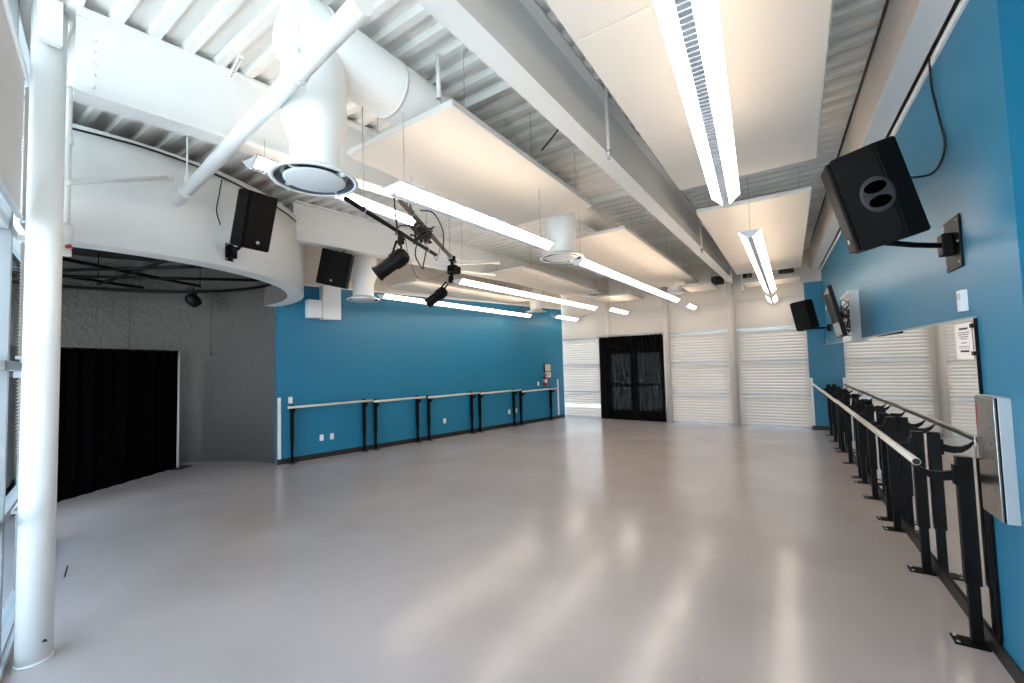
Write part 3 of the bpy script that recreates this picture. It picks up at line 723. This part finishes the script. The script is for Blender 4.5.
t = thing('lamp_drop', 'short black vertical pipe and clamps holding the smaller stage lamp', 'pipe', (-4.0, 4.48, 3.0))
b = BM(); tube(b, [(0, 0, 0), (0.0, 0, 0.34)], 0.02, 10); obj('pipe', b, BLACKM, t)
b = BM(); box(b, -0.05, 0.07, -0.04, 0.04, 0.10, 0.20, bev=0.01); box(b, -0.035, 0.05, -0.03, 0.03, 0.26, 0.33, bev=0.008); obj('clamp', b, BLACKM, t)
t = thing('power_box', 'small black power box beside the smaller stage lamp', 'power box', (-4.06, 4.59, 3.15))
b = BM(); box(b, -0.09, 0.09, -0.05, 0.05, -0.05, 0.05, bev=0.008); obj('case', b, BLACKM, t)
b = BM(); lathe(b, [(0, 0), (0.018, 0), (0.018, 0.006), (0, 0.006)], 12, M=Matrix.Translation((0.0, -0.05, 0.0)) @ Matrix.Rotation(PI/2, 4, 'X')); obj('socket', b, SILVER, t)
b = BM(); tube(b, [(0, 0, 0.05), (0, 0, 0.16)], 0.008, 6); obj('hook', b, BLACKM, t)
# cables tangled between the two pipes
random.seed(11)
b = BM(); c0 = Vector((-3.06, 2.98, 3.12))
for k in range(9):
    P = [c0+Vector((random.uniform(-.09, .09), random.uniform(-.09, .09), random.uniform(-.10, .10)))-c0 for _ in range(7)]
    tube(b, curve_pts(P, 36), 0.008, 6)
tag(obj('cable_bundle', b, CABLE, loc=c0), 'coiled bundle of black cable strapped between the two lighting pipes', 'cable')
for i, (lab, P) in enumerate((
    ('black cable loop hanging left of the coiled bundle', [(-2.66, 2.30, 3.24), (-2.60, 2.25, 3.05), (-2.68, 2.34, 2.92), (-2.86, 2.48, 2.95), (-3.0, 2.66, 3.10), (-3.04, 2.9, 3.16)]),
    ('black cable sagging from the coiled bundle under the near pipe', [(-3.08, 2.95, 3.05), (-3.02, 2.86, 2.86), (-3.12, 3.05, 2.78), (-3.28, 3.22, 2.88), (-3.25, 3.25, 3.08)]),
    ('black cable arching right of the coiled bundle', [(-2.92, 2.84, 3.28), (-3.0, 3.1, 3.34), (-3.2, 3.45, 3.28), (-3.3, 3.55, 3.10)]),
    ('black cable running up from the coiled bundle to the brownish pipe', [(-3.05, 2.98, 3.10), (-2.98, 2.80, 3.25), (-3.02, 2.76, 3.42), (-3.1, 2.85, 3.3)]),
    ('thin grey cable drooping between the two stage lamps', [(-2.95, 2.66, 3.0), (-3.02, 2.78, 2.82), (-3.35, 3.2, 2.74), (-3.75, 3.8, 2.86), (-4.0, 4.47, 3.12)]),
    ('thin grey wire rising from the near pipe to the brownish pipe', [(-3.2, 3.3, 2.98), (-3.45, 3.6, 3.02), (-3.62, 3.85, 3.27)]))):
    pipe('lamp_cable', lab, P, 0.007 if i < 4 else 0.004, CABLE if i < 4 else GREYC, 'cable', True)
b = BM(); box(b, -0.006, 0.006, -0.16, 0.16, 0, 0.0012)
tag(obj('tape_mark', b, INK, loc=(-5.66, 0.98, 0.0005), rotz=1.34), 'short dark strip mark on the floor between the foreground column and the black drape', 'floor mark')
# lamp inside the alcove
t = thing('stage_lamp', 'dark round stage lamp hanging from the pipe grid inside the alcove', 'stage light', (-9.35, 3.22, 3.13), 0)
b = BM(); lathe(b, [(0, -0.13), (0.08, -0.12), (0.11, -0.04), (0.11, 0.08), (0.05, 0.14), (0, 0.14)], 20, M=Matrix.Rotation(0.7, 4, 'X')); obj('barrel', b, BLACKM, t)
b = BM(); tube(b, [(0, 0, 0.1), (0, 0, 0.24)], 0.012, 8); box(b, -0.13, 0.13, -0.012, 0.012, 0.10, 0.125); obj('yoke', b, BLACKM, t)
for i, (x, y) in enumerate(((-10.35, 2.55), (-9.45, 3.55))):
    t = thing('pull_cord', ['thin dark cord hanging in the alcove above the middle of the drape', 'thin dark cord hanging in the alcove beside the edge of the drape'][i], 'cord', (x, y, 2.15))
    b = BM(); tube(b, [(0, 0, 0), (0, 0, 1.15)], 0.005, 6); obj('cord', b, CABLE, t)
    b = BM(); lathe(b, [(0, -0.05), (0.014, -0.045), (0.014, 0), (0, 0.01)], 10); obj('weight', b, CABLE, t)
# valve cluster at the left end of the fascia
t = thing('valve_pipe', 'white valve pipe with a small red cap behind the foreground column', 'valve', (-5.10, 0.84, 2.86))
b = BM(); tube(b, [(0, 0, 0), (0, 0, DECK-2.86)], 0.022, 12); obj('riser', b, WHITE, t)
b = BM(); tube(b, [(0, 0, 0.10), (0, 0, 0.22)], 0.04, 14); tube(b, [(-0.04, 0, 0.02), (0.05, 0.0, 0.02)], 0.03, 12); tube(b, [(0, 0, -0.05), (0, 0, 0.0)], 0.035, 12); obj('valve_body', b, WHITE, t)
b = BM(); tube(b, [(0, 0, 0.92), (0, 0, 1.0)], 0.034, 12); obj('coupling', b, WHITE, t)
b = BM(); tube(b, [(0.05, 0.0, 0.02), (0.075, 0.01, 0.02)], 0.018, 10); obj('cap', b, RED, t)

# ------------------------------------------------------------------ ballet barres
def barre(label, frame, sgn, posts, z, off, group, over=0.07, start=None, end=None):
    """sgn: direction from the wall into the room along local x"""
    s0 = posts[0]; t = thing('ballet_barre', label, 'barre', frame(0, s0, 0), frame.a, group)
    def X(o): return sgn*o
    a = -over if start is None else start-s0; e = posts[-1]-s0+over if end is None else end-s0
    b = BM(); tube(b, [(X(off), a, z), (X(off), e, z)], 0.023, 16); r_ = obj('rail', b, WOODR, t)
    for yy, dd in ((a, -1), (e, 1)):
        b = BM(); tube(b, [(X(off), yy, z), (X(off), yy+dd*0.004, z)], 0.019, 12); obj('end_cap', b, DARKG, r_)
    for p in posts:
        y = p-s0
        b = BM(); x0, x1 = sorted((X(0.036), X(0.090))); box(b, x0, x1, y-0.020, y+0.020, 0.012, 0.42, bev=0.003)
        x0, x1 = sorted((X(0.026), X(0.100))); box(b, x0, x1, y-0.026, y+0.026, 0.36, z+0.035, bev=0.004); po = obj('post', b, BLACKM, t)
        b = BM(); x0, x1 = sorted((X(0.018), X(0.175))); box(b, x0, x1, y-0.055, y+0.055, 0, 0.010, bev=0.002); bp = obj('base_plate', b, BLACKM, po)
        for q in (-0.035, 0.035):
            b = BM(); lathe(b, [(0, 0.010), (0.010, 0.010), (0.008, 0.016), (0, 0.016)], 10, c=(X(0.155), y+q, 0)); obj('bolt', b, SILVER, po)
        b = BM(); P = [(0.098, z-0.085), (0.17, z-0.10), (0.22, z-0.095), (0.265, z-0.065), (0.30, z-0.018)]
        k = (off-0.098)/(0.30-0.098); P = [(0.098+(q[0]-0.098)*k, q[1]) for q in P]
        up_ = [(q[0], q[1]+h) for q, h in zip(P, (0.032, 0.030, 0.026, 0.018, 0.004))]; dn = [(q[0], q[1]-h) for q, h in zip(P, (0.026, 0.026, 0.022, 0.014, 0.004))]
        prism(b, [(X(q[0]), q[1]) for q in up_]+[(X(q[0]), q[1]) for q in dn[::-1]], 'y', y-0.014, y+0.014)
        x0, x1 = sorted((X(0.099), X(0.116))); box(b, x0, x1, y-0.022, y+0.022, z-0.14, z-0.02, bev=0.003); obj('arm', b, BLACKM, po)
    return t
gR = 'ballet barres along the mirrored right wall'; gL = 'ballet barres along the blue left wall'
barre('nearest ballet barre on the right wall, its rail end facing the camera', RF, -1, (0.32, 1.33, 2.29), 1.10, 0.30, gR, start=0.22, end=2.41)
barre('second nearest ballet barre along the mirrored right wall', RF, -1, (2.60, 3.39, 4.13), 1.10, 0.30, gR, start=2.43, end=4.26)
barre('third ballet barre along the mirrored right wall, second from the blue pier', RF, -1, (4.42, 5.36, 6.31), 1.09, 0.30, gR, start=4.28, end=6.43)
barre('farthest ballet barre on the right wall, next to the blue pier', RF, -1, (6.60, 7.36, 8.13), 1.08, 0.30, gR, start=6.45, end=8.62)
Lseg = [((0.34, 1.75), 1.07, 'nearest the curved fascia and the grey textured wall'), ((2.0, 3.02), 1.045, 'second from the grey textured wall'), ((3.32, 4.59), 1.03, 'in the middle of the blue left wall'),
        ((4.85, 6.06), 1.01, 'fourth from the grey textured wall'), ((6.33, 7.58), 0.96, 'at the far end of the blue left wall, set slightly lower')]
for ps, z, w_ in Lseg: barre('ballet barre %s' % w_, LF, 1, ps, z, 0.24, gL, start=ps[0]-0.12, end=ps[1]+0.12)

# ------------------------------------------------------------------ right wall fittings
t = thing('wall_mirror', 'long frameless mirror along the right wall behind the ballet barres', 'mirror', RF(0, 0.155, 0.14), RF.a)
ML = 8.70
for k in range(4):
    b = BM(); box(b, -0.014, -0.002, ML*k/4+0.001, ML*(k+1)/4-0.001, 0, 1.84); obj('mirror_pane', b, MIRROR, t)
b = BM(); box(b, -0.016, 0.0, -0.006, 0.0, 0, 1.84); obj('edge_strip', b, BLACKM, t)
b = BM(); box(b, -0.018, -0.002, 0, ML, -0.03, 0.0); obj('bottom_channel', b, BLACKM, t)
b = BM(); box(b, -0.018, -0.001, 0, ML, 1.84, 1.852); obj('top_channel', b, SILVER, t)
# paper notice on the mirror
t = thing('paper_notice', 'white paper notice taped to the near top corner of the mirror', 'notice', RF(-0.0155, 0.19, 1.735), RF.a)
b = BM(); box(b, -0.001, 0.0, 0, 0.27, 0, 0.225); obj('sheet', b, PAPER, t)
b = BM()
for z, y0, y1, h in ((0.185, 0.06, 0.20, 0.012), (0.165, 0.04, 0.23, 0.004), (0.152, 0.05, 0.22, 0.004), (0.139, 0.06, 0.21, 0.004), (0.126, 0.08, 0.19, 0.004), (0.100, 0.09, 0.18, 0.005), (0.080, 0.05, 0.22, 0.003), (0.069, 0.05, 0.22, 0.003), (0.045, 0.06, 0.20, 0.012)):
    box(b, -0.0018, -0.001, y0, y1, z, z+h)
obj('print', b, INK, t)
b = BM(); box(b, -0.004, -0.001, -0.02, 0.02, 0.19, 0.215); box(b, -0.004, -0.001, -0.02, 0.02, 0.025, 0.05); obj('clips', b, BLACKM, t)
# steel cabinet
t = thing('steel_cabinet', 'brushed steel wall cabinet with pale side on the right wall near the mirror edge', 'cabinet', RF(0, -0.19, 0.89), RF.a)
b = BM(); box(b, -0.050, 0, 0, 0.25, 0, 0.65, bev=0.003); obj('body', b, ALU, t, label='pale painted cabinet body')
b = BM(); box(b, -0.066, -0.054, 0.003, 0.247, 0.005, 0.645, bev=0.003); d_ = obj('door', b, CHROME, t, label='brushed steel door')
b = BM(); tube(b, [(-0.066, 0.225, 0.29), (-0.082, 0.225, 0.29), (-0.082, 0.225, 0.41), (-0.066, 0.225, 0.41)], 0.005, 8); obj('handle', b, CHROME, d_)
b = BM(); box(b, -0.0675, -0.066, 0.222, 0.236, 0.47, 0.60); obj('red_label', b, RED, d_)
b = BM(); box(b, -0.054, -0.050, 0.002, 0.248, 0.003, 0.647); obj('gasket', b, BLACKM, t)
b = BM()
for k in range(7): box(b, -0.0672, -0.066, 0.06, 0.072, 0.08+k*0.08, 0.086+k*0.08)
obj('print_marks', b, INK, d_)
def plate(name, label, cat, frame, sgn, s, z, w, h, d=0.008, mt=PLATE, kind='switch', depth0=0.0):
    t = thing(name, label, cat, frame(sgn*depth0, s, z), frame.a)
    b = BM(); x0, x1 = sorted((0, sgn*d)); box(b, x0, x1, -w/2, w/2, -h/2, h/2, bev=min(0.003, d*0.3)); obj('cover_plate', b, mt, t)
    b = BM()
    if kind == 'switch':
        x0, x1 = sorted((sgn*d, sgn*(d+0.006))); box(b, x0, x1, -w*0.16, w*0.16, -h*0.22, h*0.22, bev=0.001); obj('rocker', b, PLASTIC_W, t)
    elif kind == 'outlet':
        for q in (-0.026, 0.026):
            x0, x1 = sorted((sgn*d, sgn*(d+0.003))); box(b, x0, x1, -0.016, 0.016, q-0.013, q+0.013, bev=0.001)
        obj('sockets', b, PLASTIC_W, t)
        b = BM()
        for q in (-0.026, 0.026):
            x0, x1 = sorted((sgn*(d+0.002), sgn*(d+0.0035)))
            for e in (-0.006, 0.006): box(b, x0, x1, e-0.0012, e+0.0012, q-0.005, q+0.005)
        obj('slots', b, INK, t)
    elif kind == 'thermo':
        x0, x1 = sorted((sgn*d, sgn*(d+0.002))); box(b, x0, x1, -w*0.3, w*0.3, h*0.05, h*0.35); obj('display', b, ALU, t)
    return t
plate('thermostat', 'white thermostat on the blue right wall above the mirror', 'thermostat', RF, -1, 0.30, 2.10, 0.075, 0.13, 0.03, PLASTIC_W, 'thermo')
plate('wall_switch', 'small white switch high on the far right wall above the far loudspeaker bracket', 'switch', RF, -1, 8.25, 2.80, 0.08, 0.12)
plate('wall_switch', 'white thermostat-like plate on the far end of the right wall', 'switch', RF, -1, 8.55, 2.07, 0.10, 0.12)
# television and its wall box
t = thing('wall_box', 'white open equipment box with tangled leads behind the television', 'wall box', RF(0, 4.05, 1.96), RF.a)
b = BM(); box(b, -0.02, 0, 0, 0.9, 0, 0.70); box(b, -0.11, -0.02, 0, 0.015, 0, 0.70); box(b, -0.11, -0.02, 0.885, 0.9, 0, 0.70); box(b, -0.11, -0.02, 0.015, 0.885, 0, 0.015); box(b, -0.11, -0.02, 0.015, 0.885, 0.685, 0.70); obj('case', b, PLASTIC_W, t)
b = BM(); box(b, -0.10, -0.02, 0.2, 0.45, 0.40, 0.46, bev=0.005); box(b, -0.09, -0.02, 0.5, 0.75, 0.15, 0.32, bev=0.005); obj('equipment', b, BLACKM, t)
random.seed(5)
b = BM()
for k in range(12):
    P = [(random.uniform(-0.16, -0.03), random.uniform(0.12, 0.8), random.uniform(0.08, 0.62)) for _ in range(5)]
    tube(b, curve_pts(P, 24), 0.007, 6)
obj('leads', b, CABLE, t)
b = BM()
for k in range(3):
    P = [(random.uniform(-0.16, -0.05), random.uniform(0.12, 0.8), random.uniform(0.08, 0.62)) for _ in range(5)]
    tube(b, curve_pts(P, 24), 0.006, 6)
obj('pale_leads', b, PLASTIC_W, t, label='pale leads')
t = thing('television', 'flat black television on a swivel arm, tilted down, at the far right wall', 'television', RF(-0.31, 3.72, 2.33), RF.a)
Mt = Matrix.Rotation(-0.04, 4, 'Z') @ Matrix.Rotation(-0.20, 4, 'Y')
b = BM(); box(b, -0.025, 0.02, -0.52, 0.52, -0.33, 0.33, M=Mt, bev=0.006); obj('casing', b, BLACKM, t)
b = BM(); box(b, -0.028, -0.0255, -0.50, 0.50, -0.305, 0.315, M=Mt); obj('screen', b, SCREEN, t)
b = BM(); box(b, 0.02, 0.05, -0.15, 0.15, -0.14, 0.14, M=Mt); tube(b, [(0.05, 0, 0), (0.12, 0.3, -0.02), (0.20, 0.50, -0.02)], 0.022, 8); obj('swivel_arm', b, BLACKM, t)
b = BM(); box(b, -0.027, -0.02, -0.05, 0.05, -0.328, -0.308, M=Mt); obj('logo_bar', b, SILVER, t)

# ------------------------------------------------------------------ left wall fittings
def lplate(label, s, z, kind='outlet', w=0.075, h=0.12): plate('wall_outlet' if kind == 'outlet' else 'wall_switch', label, 'outlet' if kind == 'outlet' else 'switch', LF, 1, s, z, w, h, kind=kind)
lplate('white light switch beside the white guard strip at the near end of the left wall', 0.33, 1.19, 'switch')
lplate('left one of the two close-set outlets under the nearest left barre', 0.90, 0.395)
lplate('right one of the two close-set outlets under the nearest left barre', 1.10, 0.395)
lplate('single white outlet under the middle left barre', 3.80, 0.40)
lplate('white outlet just left of a black post pair on the left wall', 5.93, 0.41)
lplate('white outlet seen between a black post pair on the left wall', 6.19, 0.42)
lplate('white switch above the farthest left barre, left of the fire extinguisher', 7.12, 1.13, 'switch')
t = thing('framed_sign', 'beige sign in a black frame at the far end of the blue left wall', 'sign', LF(0, 7.52, 1.48), LF.a)
b = BM(); box(b, 0, 0.02, -0.15, 0.15, -0.02, 0.24, bev=0.003); obj('frame', b, BLACKM, t)
b = BM(); box(b, 0.02, 0.022, -0.10, 0.14, 0.0, 0.22); obj('sheet', b, mat('beige_sheet', rgb(196, 190, 170), 0.8), t)
t = thing('notice_card', 'small pale card below the black framed sign on the left wall', 'notice', LF(0, 7.56, 1.30), LF.a)
b = BM(); box(b, 0, 0.012, -0.12, 0.12, 0, 0.15, bev=0.002); obj('card', b, PAPER, t)
b = BM(); box(b, 0.012, 0.013, -0.08, 0.08, 0.09, 0.11); box(b, 0.012, 0.013, -0.08, 0.08, 0.05, 0.06); obj('print', b, INK, t)
t = thing('fire_extinguisher', 'small red fire extinguisher hung on the left wall below the framed sign', 'fire extinguisher', LF(0.07, 7.36, 1.06), LF.a)
b = BM(); lathe(b, [(0, 0), (0.05, 0.0), (0.056, 0.012), (0.056, 0.22), (0.045, 0.26), (0.018, 0.285), (0.018, 0.30), (0, 0.30)], 24); obj('cylinder', b, RED, t)
b = BM(); box(b, -0.015, 0.015, -0.02, 0.07, 0.30, 0.315); box(b, -0.012, 0.012, -0.01, 0.08, 0.325, 0.335); tube(b, [(0, 0, 0.3), (0, 0, 0.33)], 0.012, 8); obj('valve_lever', b, BLACKM, t)
b = BM(); tube(b, curve_pts([(0, -0.02, 0.30), (0.02, -0.07, 0.26), (0.03, -0.075, 0.14), (0.03, -0.07, 0.06)], 14), 0.009, 8); obj('hose', b, BLACKM, t)
b = BM(); lathe(b, [(0.0572, 0.09), (0.0572, 0.19)], 24); obj('label_band', b, PAPER, t)
b = BM(); box(b, -0.07, -0.05, -0.02, 0.02, 0.05, 0.27); obj('wall_hook', b, BLACKM, t)
# guard strips
for i, (loc, rz, h, lab) in enumerate(((LF(0.0, 0.135, 0.1), LF.a, 1.15, 'white corner guard strip where the blue left wall meets the grey textured wall'), (LF(0.0, LL-0.30, 0.1), LF.a, 1.12, 'white guard strip at the far end of the blue left wall'))):
    b = BM(); box(b, 0, 0.02, -0.028, 0.028, 0, h, bev=0.003); tag(obj('corner_guard', b, PLASTIC_W, loc=loc, rotz=rz), lab, 'guard strip')
b = BM(); box(b, -0.028, 0.028, -0.02, 0, 0, 1.12, bev=0.003); tag(obj('corner_guard', b, PLASTIC_W, loc=(0.27, 12.28, 0.1)), 'white guard strip on the blue pier at the far right', 'guard strip')
# white boxes high on the left wall
t = thing('junction_box', 'large white box high on the left wall below the hanging loudspeaker', 'wall box', LF(0.001, 1.05, 2.76), LF.a)
b = BM(); box(b, 0, 0.22, -0.18, 0.18, 0, 0.68, bev=0.01); obj('case', b, PLASTIC_W, t)
b = BM(); box(b, 0.22, 0.226, -0.15, 0.15, 0.03, 0.65, bev=0.002); obj('lid', b, PLASTIC_W, t)
t = thing('junction_box', 'smaller white box low beside the large white box high on the left wall', 'wall box', LF(0.001, 0.73, 2.78), LF.a)
b = BM(); box(b, 0, 0.20, -0.13, 0.13, 0, 0.36, bev=0.01); obj('case', b, PLASTIC_W, t)
b = BM(); box(b, 0.20, 0.206, -0.11, 0.11, 0.03, 0.31, bev=0.002); obj('lid', b, PLASTIC_W, t)
